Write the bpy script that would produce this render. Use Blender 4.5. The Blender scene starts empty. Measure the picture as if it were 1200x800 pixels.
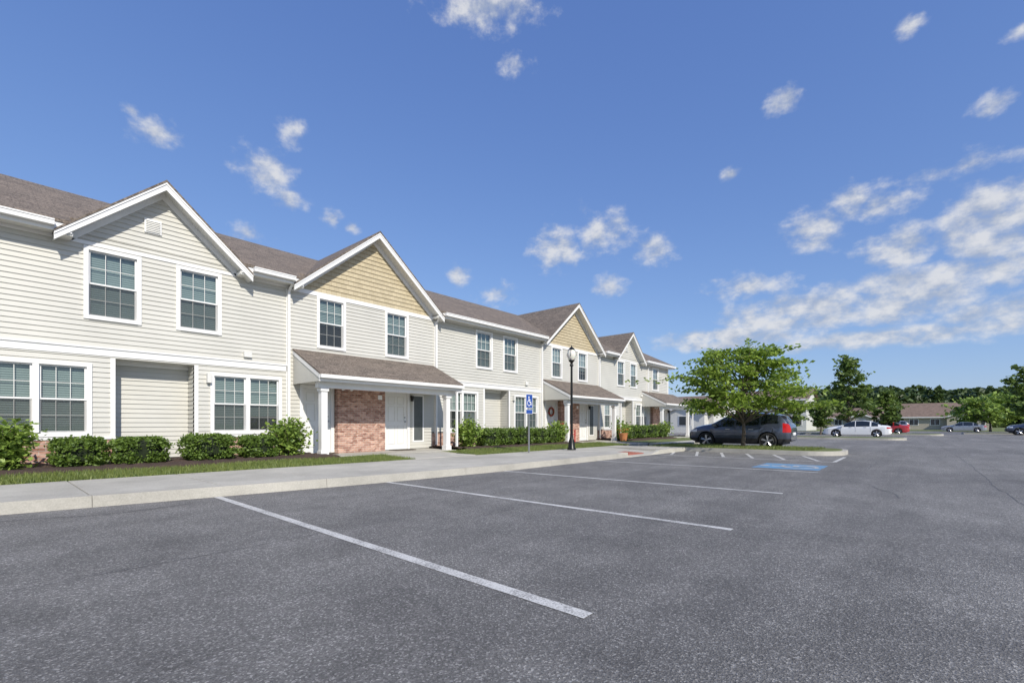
import bpy, math, random
import numpy as np
from mathutils import Vector, Matrix, noise as mnoise
random.seed(7); rng=np.random.default_rng(7)
scene=bpy.context.scene
ANG=math.radians(41); FPX=545.0; CAMZ=1.1; HOR=497.0
Fv=Vector((math.cos(ANG),math.sin(ANG),0)); Rv=Vector((math.sin(ANG),-math.cos(ANG),0))
# ---------------------------------------------------------------- materials
MATS={}
def new_mat(name):
    m=bpy.data.materials.new(name); m.use_nodes=True
    nt=m.node_tree; b=nt.nodes['Principled BSDF']; MATS[name]=m
    return m,nt,b
def N(nt,t,**kw):
    n=nt.nodes.new(t)
    for k,v in kw.items(): setattr(n,k,v)
    return n
def objcoord(nt,scale=(1,1,1)):
    tc=N(nt,'ShaderNodeTexCoord'); mp=N(nt,'ShaderNodeMapping'); mp.inputs['Scale'].default_value=scale
    nt.links.new(tc.outputs['Object'],mp.inputs['Vector']); return mp.outputs['Vector']
def ramp(nt,fac,stops):
    r=N(nt,'ShaderNodeValToRGB'); e=r.color_ramp.elements
    while len(e)<len(stops): e.new(0.5)
    for i,(p,c) in enumerate(stops):
        e[i].position=p; e[i].color=(c[0],c[1],c[2],1)
    nt.links.new(fac,r.inputs['Fac']); return r.outputs['Color']
def noise(nt,vec,scale,detail=4,rough=.6):
    n=N(nt,'ShaderNodeTexNoise'); n.inputs['Scale'].default_value=scale; n.inputs['Detail'].default_value=detail
    n.inputs['Roughness'].default_value=rough; nt.links.new(vec,n.inputs['Vector']); return n.outputs['Fac']
def mixc(nt,fac,a,b,mode='MIX'):
    n=N(nt,'ShaderNodeMix',data_type='RGBA',blend_type=mode)
    for s,v in ((0,fac),(6,a),(7,b)):
        if isinstance(v,(int,float)): n.inputs[s].default_value=v
        elif isinstance(v,tuple): n.inputs[s].default_value=(v[0],v[1],v[2],1)
        else: nt.links.new(v,n.inputs[s])
    return n.outputs[2]
def math_(nt,op,a,b=None,c=None,clamp=False):
    n=N(nt,'ShaderNodeMath',operation=op,use_clamp=clamp)
    for i,v in enumerate((a,b,c)):
        if v is None: continue
        if isinstance(v,(int,float)): n.inputs[i].default_value=v
        else: nt.links.new(v,n.inputs[i])
    return n.outputs[0]
def bump(nt,b,h,strength=.3,dist=.01):
    n=N(nt,'ShaderNodeBump'); n.inputs['Strength'].default_value=strength; n.inputs['Distance'].default_value=dist
    nt.links.new(h,n.inputs['Height']); nt.links.new(n.outputs[0],b.inputs['Normal'])
def simple(name,col,rough=.6,metal=0,var=.12,vs=6,bmp=0):
    m,nt,b=new_mat(name); v=objcoord(nt); f=noise(nt,v,vs)
    c=ramp(nt,f,[(.3,tuple(x*(1-var) for x in col)),(.7,tuple(min(1,x*(1+var)) for x in col))])
    nt.links.new(c,b.inputs['Base Color']); b.inputs['Roughness'].default_value=rough; b.inputs['Metallic'].default_value=metal
    if bmp: bump(nt,b,noise(nt,v,vs*8),bmp)
    return m
def siding_mat(name,col):
    m,nt,b=new_mat(name); v=objcoord(nt,(1,1,1)); f=noise(nt,v,.7,5); f2=noise(nt,objcoord(nt,(1.5,1.5,25)),1.0,2)
    c=ramp(nt,f,[(.3,tuple(x*.92 for x in col)),(.7,tuple(x*1.05 for x in col))])
    c=mixc(nt,math_(nt,'MULTIPLY',f2,.16),c,(.35,.33,.28))
    nt.links.new(c,b.inputs['Base Color']); b.inputs['Roughness'].default_value=.5
    bump(nt,b,noise(nt,objcoord(nt,(2,2,60)),2,3),.12,.004)
    return m
siding_mat('siding_cream',(.585,.57,.515)); 
m,nt,b=new_mat('shake_tan'); tc=N(nt,'ShaderNodeTexCoord'); sp=N(nt,'ShaderNodeSeparateXYZ'); nt.links.new(tc.outputs['Object'],sp.inputs[0])
cb=N(nt,'ShaderNodeCombineXYZ'); nt.links.new(sp.outputs[0],cb.inputs[0]); nt.links.new(sp.outputs[2],cb.inputs[1])
br=N(nt,'ShaderNodeTexBrick'); nt.links.new(cb.outputs[0],br.inputs['Vector'])
br.inputs['Scale'].default_value=1; br.inputs['Brick Width'].default_value=.17; br.inputs['Row Height'].default_value=.15; br.inputs['Mortar Size'].default_value=.003
br.inputs['Color1'].default_value=(.45,.38,.25,1); br.inputs['Color2'].default_value=(.53,.45,.30,1); br.inputs['Mortar'].default_value=(.3,.22,.12,1)
nt.links.new(br.outputs['Color'],b.inputs['Base Color']); b.inputs['Roughness'].default_value=.7
m,nt,b=new_mat('brick'); tc=N(nt,'ShaderNodeTexCoord'); sp=N(nt,'ShaderNodeSeparateXYZ'); nt.links.new(tc.outputs['Object'],sp.inputs[0])
cb=N(nt,'ShaderNodeCombineXYZ'); nt.links.new(math_(nt,'ADD',sp.outputs[0],sp.outputs[1]),cb.inputs[0]); nt.links.new(sp.outputs[2],cb.inputs[1])
br=N(nt,'ShaderNodeTexBrick'); nt.links.new(cb.outputs[0],br.inputs['Vector'])
br.inputs['Scale'].default_value=1; br.inputs['Brick Width'].default_value=.21; br.inputs['Row Height'].default_value=.075; br.inputs['Mortar Size'].default_value=.008
br.inputs['Color1'].default_value=(.30,.11,.075,1); br.inputs['Color2'].default_value=(.54,.29,.20,1); br.inputs['Mortar'].default_value=(.46,.42,.36,1)
vc=N(nt,'ShaderNodeTexVoronoi'); vc.inputs['Scale'].default_value=6; mpb=N(nt,'ShaderNodeMapping'); mpb.inputs['Scale'].default_value=(1,2.2,1); nt.links.new(cb.outputs[0],mpb.inputs[0]); nt.links.new(mpb.outputs[0],vc.inputs['Vector']); vs_=N(nt,'ShaderNodeSeparateColor'); nt.links.new(vc.outputs['Color'],vs_.inputs[0])
nt.links.new(mixc(nt,.4,br.outputs['Color'],ramp(nt,vs_.outputs[0],[(.15,(.10,.05,.04)),(.85,(.72,.52,.42))])),b.inputs['Base Color'])
b.inputs['Roughness'].default_value=.85; bump(nt,b,br.outputs['Fac'],-.5,.01)
def shingle(name,ax):
    m,nt,b=new_mat(name); tc=N(nt,'ShaderNodeTexCoord'); sp=N(nt,'ShaderNodeSeparateXYZ'); nt.links.new(tc.outputs['Object'],sp.inputs[0])
    cb=N(nt,'ShaderNodeCombineXYZ'); nt.links.new(sp.outputs[ax],cb.inputs[0]); nt.links.new(math_(nt,'MULTIPLY',sp.outputs[2],2.1 if ax==0 else 1.5),cb.inputs[1])
    br=N(nt,'ShaderNodeTexBrick'); nt.links.new(cb.outputs[0],br.inputs['Vector'])
    br.inputs['Scale'].default_value=1; br.inputs['Brick Width'].default_value=.30; br.inputs['Row Height'].default_value=.14; br.inputs['Mortar Size'].default_value=.008
    br.offset=.37
    br.inputs['Color1'].default_value=(.07,.055,.045,1); br.inputs['Color2'].default_value=(.23,.18,.14,1); br.inputs['Mortar'].default_value=(.04,.03,.025,1)
    f=noise(nt,tc.outputs['Object'],3.5,6,.75); f2=noise(nt,tc.outputs['Object'],26,2)
    c=mixc(nt,.3,br.outputs['Color'],ramp(nt,f,[(.3,(.07,.055,.043)),(.7,(.26,.21,.165))]))
    c=mixc(nt,.4,c,ramp(nt,f2,[(.38,(.025,.02,.017)),(.62,(.36,.30,.245))]))
    nt.links.new(c,b.inputs['Base Color']); b.inputs['Roughness'].default_value=.9; bump(nt,b,br.outputs['Fac'],-.6,.015)
shingle('shingle_x',0); shingle('shingle_y',1)
simple('white_trim',(.80,.79,.77),.45,0,.04,3)
simple('white_door',(.78,.78,.75),.4,0,.03,3)
simple('soffit',(.70,.69,.65),.6,0,.04,3)
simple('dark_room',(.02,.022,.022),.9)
simple('black_metal',(.012,.013,.012),.35,.3)
simple('grey_metal',(.35,.36,.36),.4,.7)
simple('panel_grey',(.10,.11,.11),.3)
simple('red_paint',(.45,.03,.03),.5)
simple('terracotta',(.5,.2,.08),.8)
simple('orange_flower',(.8,.25,.05),.7)
simple('blue_sign',(.02,.07,.30),.4)
simple('sign_white',(.85,.85,.85),.4,0,.02)
simple('mat_brown',(.07,.05,.035),.95)
def blindmat(name,a,c):
    m,nt,b=new_mat(name); v=objcoord(nt); w=N(nt,'ShaderNodeTexWave',bands_direction='Z'); w.inputs['Scale'].default_value=6.3; nt.links.new(v,w.inputs['Vector'])
    nt.links.new(ramp(nt,w.outputs['Fac'],[(.2,a),(.75,c)]),b.inputs['Base Color'])
blindmat('blinds',(.11,.13,.12),(.34,.38,.36)); blindmat('blinds_light',(.22,.24,.23),(.52,.55,.53))
m,nt,b=new_mat('window_glass'); out=nt.nodes['Material Output']; tr=N(nt,'ShaderNodeBsdfTransparent'); tr.inputs[0].default_value=(.80,.87,.86,1)
gl=N(nt,'ShaderNodeBsdfGlossy'); gl.inputs['Roughness'].default_value=.02; gl.inputs['Color'].default_value=(.9,.95,1,1)
lwt=N(nt,'ShaderNodeLayerWeight'); lwt.inputs['Blend'].default_value=.5; mx=N(nt,'ShaderNodeMixShader')
nt.links.new(math_(nt,'MULTIPLY_ADD',math_(nt,'POWER',lwt.outputs['Facing'],3.0),.8,.09,clamp=True),mx.inputs[0]); nt.links.new(tr.outputs[0],mx.inputs[1]); nt.links.new(gl.outputs[0],mx.inputs[2]); nt.links.new(mx.outputs[0],out.inputs['Surface'])
nv=noise(nt,objcoord(nt),1.3,2); bn=N(nt,'ShaderNodeBump'); bn.inputs['Strength'].default_value=.06; bn.inputs['Distance'].default_value=.05; nt.links.new(nv,bn.inputs['Height']); nt.links.new(bn.outputs[0],gl.inputs['Normal'])
m,nt,b=new_mat('insect_screen'); out=nt.nodes['Material Output']; tr=N(nt,'ShaderNodeBsdfTransparent'); b.inputs['Base Color'].default_value=(.05,.055,.055,1); b.inputs['Roughness'].default_value=.6
mx=N(nt,'ShaderNodeMixShader'); mx.inputs[0].default_value=.36; nt.links.new(tr.outputs[0],mx.inputs[1]); nt.links.new(b.outputs[0],mx.inputs[2]); nt.links.new(mx.outputs[0],out.inputs['Surface'])
# asphalt
m,nt,b=new_mat('asphalt'); v=objcoord(nt)
vo=N(nt,'ShaderNodeTexVoronoi'); vo.inputs['Scale'].default_value=105; nt.links.new(v,vo.inputs['Vector'])
sp=N(nt,'ShaderNodeSeparateColor'); nt.links.new(vo.outputs['Color'],sp.inputs[0])
agg=ramp(nt,sp.outputs[0],[(.0,(.075,.071,.066)),(.5,(.185,.177,.166)),(.82,(.30,.288,.27)),(1.0,(.72,.69,.64))])
fine=noise(nt,v,190,3,.8); big=noise(nt,v,.18,6,.65); mid=noise(nt,v,1.4,6,.7); streak=noise(nt,objcoord(nt,(.08,1.1,1)),1.0,5,.7)
c=mixc(nt,.45,agg,ramp(nt,fine,[(.3,(.085,.081,.076)),(.7,(.34,.326,.306))]))
c=mixc(nt,1.0,c,ramp(nt,big,[(.32,(.74,.74,.75)),(.68,(1.12,1.12,1.12))]),'MULTIPLY')
c=mixc(nt,1.0,c,ramp(nt,mid,[(.3,(.76,.76,.76)),(.7,(1.15,1.15,1.14))]),'MULTIPLY')
c=mixc(nt,1.0,c,ramp(nt,streak,[(.35,(.82,.82,.82)),(.65,(1.08,1.08,1.08))]),'MULTIPLY')
nt.links.new(c,b.inputs['Base Color']); b.inputs['Roughness'].default_value=.85
h=math_(nt,'ADD',vo.outputs['Distance'],fine); bump(nt,b,h,.9,.007)
def paint(name,col,thr=.36,base=(.2,.193,.183)):
    m,nt,b=new_mat(name); v=objcoord(nt); f=noise(nt,v,70,4,.75); f2=noise(nt,v,3,4)
    s=math_(nt,'ADD',math_(nt,'MULTIPLY',f,.75),math_(nt,'MULTIPLY',f2,.35))
    c=ramp(nt,s,[(thr+.08,base),(thr+.22,col)])
    nt.links.new(c,b.inputs['Base Color']); b.inputs['Roughness'].default_value=.75; bump(nt,b,f,.5,.005)
paint('line_paint',(.60,.59,.56)); paint('blue_paint',(.12,.30,.50)); paint('seal_tar',(.09,.09,.09),.36,(.13,.13,.13))
m,nt,b=new_mat('concrete'); v=objcoord(nt); f=noise(nt,v,1.3,6,.7); f2=noise(nt,v,50,3,.7); f3=noise(nt,v,.5,3,.6)
c=ramp(nt,f,[(.3,(.36,.34,.29)),(.7,(.53,.50,.435))]); c=mixc(nt,.3,c,ramp(nt,f2,[(.3,(.25,.24,.21)),(.7,(.65,.62,.56))]))
c=mixc(nt,1.0,c,ramp(nt,f3,[(.35,(.84,.84,.84)),(.65,(1.06,1.06,1.05))]),'MULTIPLY')
nt.links.new(c,b.inputs['Base Color']); b.inputs['Roughness'].default_value=.85; bump(nt,b,f2,.3,.004)
simple('concrete_dark',(.16,.15,.13),.9); simple('tactile_red',(.36,.12,.08),.8,0,.2,20,.5)
def grass(name,a,bc):
    m,nt,b=new_mat(name); v=objcoord(nt); f=noise(nt,v,2.0,6,.7); f2=noise(nt,v,45,3,.8)
    c=mixc(nt,.5,ramp(nt,f,[(.3,a),(.7,bc)]),ramp(nt,f2,[(.3,tuple(x*.5 for x in a)),(.7,tuple(x*1.3 for x in bc))]))
    nt.links.new(c,b.inputs['Base Color']); b.inputs['Roughness'].default_value=.9; bump(nt,b,f2,.8,.03)
grass('grass_ground',(.075,.115,.028),(.19,.21,.065)); grass('mulch',(.035,.022,.016),(.10,.062,.045))
def leafmat(name,c0,c1,trans=.35,vs=1.6):
    m,nt,b=new_mat(name); g=N(nt,'ShaderNodeNewGeometry'); v=objcoord(nt); f=noise(nt,v,vs,3)
    s=math_(nt,'ADD',math_(nt,'MULTIPLY',g.outputs['Random Per Island'],.55),math_(nt,'MULTIPLY',f,.5))
    c=ramp(nt,s,[(.15,c0),(.8,c1)]); nt.links.new(c,b.inputs['Base Color']); b.inputs['Roughness'].default_value=.5
    t=N(nt,'ShaderNodeBsdfTranslucent'); nt.links.new(c,t.inputs[0]); mx=N(nt,'ShaderNodeMixShader'); mx.inputs[0].default_value=trans
    nt.links.new(b.outputs[0],mx.inputs[1]); nt.links.new(t.outputs[0],mx.inputs[2]); nt.links.new(mx.outputs[0],nt.nodes['Material Output'].inputs['Surface'])
leafmat('leaf_box',(.045,.09,.015),(.20,.30,.05),.35,4); leafmat('leaf_light',(.11,.19,.03),(.34,.46,.09)); leafmat('leaf_tree',(.11,.19,.025),(.36,.48,.075),.45)
leafmat('leaf_dark',(.03,.06,.02),(.11,.16,.045),.25); leafmat('leaf_mid',(.07,.12,.025),(.22,.31,.07),.4); leafmat('grass_blade',(.08,.13,.03),(.26,.30,.08),.3)
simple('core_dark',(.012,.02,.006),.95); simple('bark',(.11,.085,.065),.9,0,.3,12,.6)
def carpaint(name,col,metal=.4):
    m,nt,b=new_mat(name); f=noise(nt,objcoord(nt),300,1); c=ramp(nt,f,[(.3,tuple(x*.9 for x in col)),(.7,tuple(x*1.1 for x in col))]); nt.links.new(c,b.inputs['Base Color'])
    b.inputs['Roughness'].default_value=.32; b.inputs['Metallic'].default_value=metal; b.inputs['Coat Weight'].default_value=1; b.inputs['Coat Roughness'].default_value=.04
carpaint('car_slate',(.085,.10,.145),.5); carpaint('car_white',(.75,.75,.74),0); carpaint('car_red',(.4,.02,.02),.2); carpaint('car_silver',(.35,.36,.37),.6); carpaint('car_black',(.02,.02,.025))
m,nt,b=new_mat('car_glass'); b.inputs['Base Color'].default_value=(.012,.015,.018,1); b.inputs['Roughness'].default_value=.04; b.inputs['Specular IOR Level'].default_value=.9
simple('black_plastic',(.02,.02,.022),.6); simple('tyre',(.018,.018,.018),.85); simple('alloy',(.6,.6,.62),.3,.8)
m,nt,b=new_mat('tail_red'); b.inputs['Base Color'].default_value=(.5,.01,.01,1); b.inputs['Roughness'].default_value=.15
m,nt,b=new_mat('head_lens'); b.inputs['Base Color'].default_value=(.7,.72,.75,1); b.inputs['Roughness'].default_value=.08
m,nt,b=new_mat('lamp_globe'); b.inputs['Base Color'].default_value=(.72,.70,.62,1); b.inputs['Roughness'].default_value=.2; b.inputs['Subsurface Weight'].default_value=.2
# ---------------------------------------------------------------- mesh builder
class MB:
    def __init__(s): s.v=[];s.f=[];s.m=[];s.mats=[]
    def mi(s,mat):
        if mat not in s.mats: s.mats.append(mat)
        return s.mats.index(mat)
    def poly(s,pts,mat):
        n=len(s.v); s.v+= [tuple(p) for p in pts]; s.f.append(tuple(range(n,n+len(pts)))); s.m.append(s.mi(mat))
    def box(s,x0,x1,y0,y1,z0,z1,mat):
        n=len(s.v); s.v+=[(x0,y0,z0),(x1,y0,z0),(x1,y1,z0),(x0,y1,z0),(x0,y0,z1),(x1,y0,z1),(x1,y1,z1),(x0,y1,z1)]
        for q in ((0,3,2,1),(4,5,6,7),(0,1,5,4),(1,2,6,5),(2,3,7,6),(3,0,4,7)):
            s.f.append(tuple(n+i for i in q)); s.m.append(s.mi(mat))
    def hexa(s,b4,t4,mat):
        n=len(s.v); s.v+=[tuple(p) for p in b4]+[tuple(p) for p in t4]
        for q in ((0,3,2,1),(4,5,6,7),(0,1,5,4),(1,2,6,5),(2,3,7,6),(3,0,4,7)):
            s.f.append(tuple(n+i for i in q)); s.m.append(s.mi(mat))
    def prism(s,poly,z0,z1,mat):
        n=len(poly); s.poly([(p[0],p[1],z1) for p in poly],mat)
        for i in range(n):
            a=poly[i];c=poly[(i+1)%n]; s.poly([(a[0],a[1],z0),(c[0],c[1],z0),(c[0],c[1],z1),(a[0],a[1],z1)],mat)
    def tube(s,p0,p1,r0,r1,mat,n=8,cap=True):
        p0=Vector(p0);p1=Vector(p1); d=(p1-p0).normalized(); a=d.orthogonal().normalized(); c=d.cross(a); k=len(s.v)
        for p,r in ((p0,r0),(p1,r1)):
            for i in range(n):
                t=2*math.pi*i/n; s.v.append(tuple(p+(a*math.cos(t)+c*math.sin(t))*r))
        mi=s.mi(mat)
        for i in range(n):
            j=(i+1)%n; s.f.append((k+i,k+j,k+n+j,k+n+i)); s.m.append(mi)
        if cap: s.f.append(tuple(k+n+i for i in range(n))); s.m.append(mi); s.f.append(tuple(k+n-1-i for i in range(n))); s.m.append(mi)
    def lathe(s,c,prof,mat,n=20):
        for (r0,z0),(r1,z1) in zip(prof[:-1],prof[1:]):
            s.tube((c[0],c[1],c[2]+z0),(c[0],c[1],c[2]+z1+(1e-5 if z0==z1 else 0)),max(r0,1e-4),max(r1,1e-4),mat,n,False)
    def obj(s,name,parent=None,smooth=None,bevel=0):
        me=bpy.data.meshes.new(name); me.from_pydata(s.v,[],s.f)
        for m in s.mats: me.materials.append(MATS[m])
        me.polygons.foreach_set('material_index',s.m)
        if smooth:
            import bmesh
            bm=bmesh.new(); bm.from_mesh(me); bmesh.ops.remove_doubles(bm,verts=bm.verts,dist=1e-4); bmesh.ops.recalc_face_normals(bm,faces=bm.faces); bm.to_mesh(me); bm.free()
            me.polygons.foreach_set('use_smooth',[True]*len(me.polygons)); me.set_sharp_from_angle(angle=math.radians(smooth))
        me.update(); o=bpy.data.objects.new(name,me); scene.collection.objects.link(o)
        if parent: o.parent=parent
        if bevel:
            bv=o.modifiers.new('b','BEVEL'); bv.width=bevel; bv.segments=2; bv.limit_method='ANGLE'
        return o
def empty(name,loc=(0,0,0),rz=0):
    e=bpy.data.objects.new(name,None); e.location=loc; e.rotation_euler=(0,0,rz); scene.collection.objects.link(e); return e
def quads_obj(name,C,size,mat,parent=None,flat=0.0,aspect=.6,blade=False):
    n=len(C); nr=rng.normal(size=(n,3)); nr[:,2]=np.abs(nr[:,2])+flat; nr/=np.linalg.norm(nr,axis=1)[:,None]
    a=np.cross(nr,rng.normal(size=(n,3))); a/=np.linalg.norm(a,axis=1)[:,None]; b_=np.cross(nr,a)
    s=(size*(.6+.8*rng.random(n)))[:,None]
    V=np.empty((n,4,3)); V[:,0]=C-a*s; V[:,1]=C-b_*s*aspect; V[:,2]=C+a*s; V[:,3]=C+b_*s*aspect
    me=bpy.data.meshes.new(name); me.vertices.add(n*4); me.vertices.foreach_set('co',V.ravel())
    me.loops.add(n*4); me.loops.foreach_set('vertex_index',np.arange(n*4)); me.polygons.add(n); me.polygons.foreach_set('loop_start',np.arange(n)*4)
    me.materials.append(MATS[mat]); me.update(calc_edges=True)
    o=bpy.data.objects.new(name,me); scene.collection.objects.link(o); o.parent=parent; return o
# ---------------------------------------------------------------- ground
def kerb_y(x):
    return float(np.interp(x,[-14,-6,-2,0,2.4,5.1,8,16,19.2],[9.6,9.0,8.65,8.42,8.0,7.58,7.32,7.2,7.2]))
def side_y(x): return float(np.interp(x,[-14,0,7.6,16,100],[11.1,10.85,10.35,10.2,10.2]))
g=MB(); g.poly([(-600,-900,-.03),(1500,-900,-.03),(1500,900,-.03),(-600,900,-.03)],'grass_ground'); g.obj('ground')
g=MB(); g.poly([(-40,-60,0),(100,-60,0),(100,11,0),(-40,11,0)],'asphalt'); g.poly([(36.5,11,0),(88,11,0),(88,60,0),(36.5,60,0)],'asphalt'); g.obj('parking_lot_asphalt')
sw=MB(); kb=MB()
x=-14.0
ZS=.15
while x<19.0:
    x1=min(x+1.5,19.0); xa,xb=x+.006,x1-.006
    if 13.9<x<16.1: zk=.02
    else: zk=ZS
    pts=[(xa,kerb_y(xa)+.16,0),(xb,kerb_y(xb)+.16,0),(xb,side_y(xb),0),(xa,side_y(xa),0)]
    b4=[(p[0],p[1],-.02) for p in pts]; t4=[(pts[0][0],pts[0][1],zk),(pts[1][0],pts[1][1],zk),(pts[2][0],pts[2][1],ZS),(pts[3][0],pts[3][1],ZS)]
    sw.hexa(b4,t4,'concrete'); x=x1
x=22.3
while x<36.0:
    sw.box(x+.006,x+1.494,9.16,10.2,-.02,ZS,'concrete'); x+=1.5
sw.poly([(-14,9,ZS-.02),(13.9,8,ZS-.02),(13.9,10.0,ZS-.02),(-14,10.5,ZS-.02)],'concrete_dark')
for cx in (-3.4,9.0,21.4,32.9):
    wl,wr=(cx-1.1,cx+1.2)
    for k in range(2):
        ya=10.2+.16+k*1.1; sw.box(wl,wr,ya,ya+1.088,.0,ZS+.012,'concrete')
    sw.box(cx-2.5,cx+2.4,12.57,14.4,0,ZS+.03,'concrete')
sw.obj('concrete_sidewalk',bevel=.012)
x=-14.0
while x<19.2:
    x1=min(x+3.0,19.2); n=4
    for i in range(n):
        xa=x+(x1-x)*i/n+(.006 if i==0 else 0); xb=x+(x1-x)*(i+1)/n
        zt=ZS+.002
        za=.03 if 14.0<xa<16.2 else zt; zb=.03 if 14.0<xb<16.2 else zt
        ya,yb=kerb_y(xa),kerb_y(xb)
        kb.hexa([(xa,ya,-.05),(xb,yb,-.05),(xb,yb+.155,-.05),(xa,ya+.155,-.05)],[(xa,ya+.02,za),(xb,yb+.02,zb),(xb,yb+.155,zb),(xa,ya+.155,za)],'concrete')
    x=x1
kb.box(22.3,36.5,9.0,9.155,-.05,ZS+.002,'concrete')
kb.box(36.5,36.655,9.0,40,-.05,ZS+.002,'concrete')
kb.obj('kerb')
tp=MB(); tp.hexa([(14.35,7.55,.0),(16.05,7.55,.0),(16.05,8.3,.0),(14.35,8.3,.0)],[(14.35,7.55,.058),(16.05,7.55,.058),(16.05,8.3,.088),(14.35,8.3,.088)],'tactile_red'); 
for i in range(14):
    for j in range(6):
        tp.tube((14.42+i*.12,7.62+j*.12,.05),(14.42+i*.12,7.62+j*.12,.072+j*.005),.02,.014,'tactile_red',6)
tp.obj('tactile_paving')
def island(x0,x1,y0,y1,name):
    r=min(1.2,(x1-x0)/2*.95); P=[(x0,y1)]
    for k in range(9): t=math.pi+math.pi/2*k/8; P.append((x0+r+r*math.cos(t),y0+r+r*math.sin(t)))
    for k in range(9): t=1.5*math.pi+math.pi/2*k/8; P.append((x1-r+r*math.cos(t),y0+r+r*math.sin(t)))
    P.append((x1,y1)); cx,cy=(x0+x1)/2,(y0+y1)/2
    e=empty(name)
    a=MB(); a.prism(P,-.05,.15,'concrete')
    Q=[(cx+(p[0]-cx)*(1-.32/(x1-x0)),cy+(p[1]-cy)*(1-.32/(y1-y0))) for p in P]
    a.obj('island_kerb',e,bevel=.012)
    c=MB(); c.prism(Q,.1,.165,'grass_ground'); c.obj('island_soil',e)
    return e
island(19.2,22.3,1.9,9.1,'planted_island'); island(41,44,0.5,9.0,'planted_island'); island(60,64,-2,10,'planted_island'); island(72,76,-16,-4,'planted_island')
lw=MB()
def lawnseg(x0,x1):
    n=max(1,int((x1-x0)/1.0))
    for i in range(n):
        a=x0+(x1-x0)*i/n;c=x0+(x1-x0)*(i+1)/n
        lw.poly([(a,side_y(a)+.01,.14),(c,side_y(c)+.01,.14),(c,12.05,.2),(a,12.05,.2)],'grass_ground')
for a,c in ((-14,-4.52),(-2.18,7.88),(10.22,20.28),(22.62,31.78),(34.12,36.5)): lawnseg(a,c)
lw.poly([(34.6,12.05,.2),(36.5,12.05,.2),(36.5,40,.2),(34.6,40,.2)],'grass_ground')
lw.poly([(-14,24,.1),(36,24,.1),(36,60,.1),(-14,60,.1)],'grass_ground'); lw.obj('lawn')
mu=MB()
for a,c in ((-14,-5.92),(-.98,6.48),(11.42,18.88),(23.82,30.38),(35.32,36.5)):
    nx=int((c-a)/.09); ny=24
    base=len(mu.v)
    for j in range(ny+1):
        for i in range(nx+1):
            X=a+(c-a)*i/nx; Y=11.75+.1*math.sin(X*1.7)+(14.3-11.75)*j/ny
            Z=.19+(.07*min(1,j/3))+.035*mnoise.noise((X*6,Y*6,0))+.025*mnoise.noise((X*17,Y*17,3))
            if j==0: Z=.16
            mu.v.append((X,Y,Z))
    mi=mu.mi('mulch')
    for j in range(ny):
        for i in range(nx):
            k=base+j*(nx+1)+i; mu.f.append((k,k+1,k+nx+2,k+nx+1)); mu.m.append(mi)
mu.obj('mulch_bed')
def blades(name,fn,n,h=.06,mat='grass_blade'):
    P=np.array([fn() for _ in range(n)]); t=rng.random(n)*2*math.pi; d=np.stack([np.cos(t),np.sin(t),np.zeros(n)],1)*.007
    hh=h*(.5+rng.random(n)); lean=rng.normal(size=(n,3))*.02; lean[:,2]=0
    V=np.empty((n,3,3)); V[:,0]=P-d; V[:,1]=P+d; V[:,2]=P+lean; V[:,2,2]+=hh
    me=bpy.data.meshes.new(name); me.vertices.add(n*3); me.vertices.foreach_set('co',V.ravel()); me.loops.add(n*3); me.loops.foreach_set('vertex_index',np.arange(n*3)); me.polygons.add(n); me.polygons.foreach_set('loop_start',np.arange(n)*3)
    me.materials.append(MATS[mat]); me.update(calc_edges=True); o=bpy.data.objects.new(name,me); scene.collection.objects.link(o)
def gf():
    while True:
        X=random.uniform(-4,20.2); 
        if 7.86<X<10.24: continue
        y0=side_y(X)-.03; y1=11.85+.1*math.sin(X*1.7); t=random.random(); Y=y0+(y1-y0)*t
        return (X,Y,.14+.06*(Y-y0)/(12.05-y0))
blades('grass_blades',gf,45000)
blades('grass_blades',lambda:(random.uniform(19.5,22.0),random.uniform(2.7,8.8),.16),9000,.07)
mk=MB()
def line(x0,y0,x1,y1,w=.1,z=.004,mat='line_paint'):
    d=Vector((x1-x0,y1-y0,0)).normalized(); n=Vector((-d.y,d.x,0))*w/2
    mk.poly([(x0-n.x,y0-n.y,z),(x1-n.x,y1-n.y,z),(x1+n.x,y1+n.y,z),(x0+n.x,y0+n.y,z)],mat)
for X0,X1,ye in ((2.3,2.39,1.42),(5.17,5.12,1.45),(8.4,8.15,1.6),(12.6,12.3,1.7),(16.3,16.2,1.8)): line(X0,ye,X1,kerb_y(X1)-.01,.1)
for X in (-.5,-3.3,-6.1): line(X,1.42,X,kerb_y(X)-.02,.1)
for k in range(6): line(16.5,2.2+k*.9,18.9,3.0+k*.9,.1)
line(16.35,1.8,19.0,1.8,.1)
for X in (26.2,28.9,31.6,34.3): line(X,3.2,X,8.95)
for k in range(14): line(30+2.8*k,-14,30+2.8*k,-8.5)
mk.poly([(13.05,1.75,.004),(14.75,1.75,.004),(14.75,3.2,.004),(13.05,3.2,.004)],'blue_paint')
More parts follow.
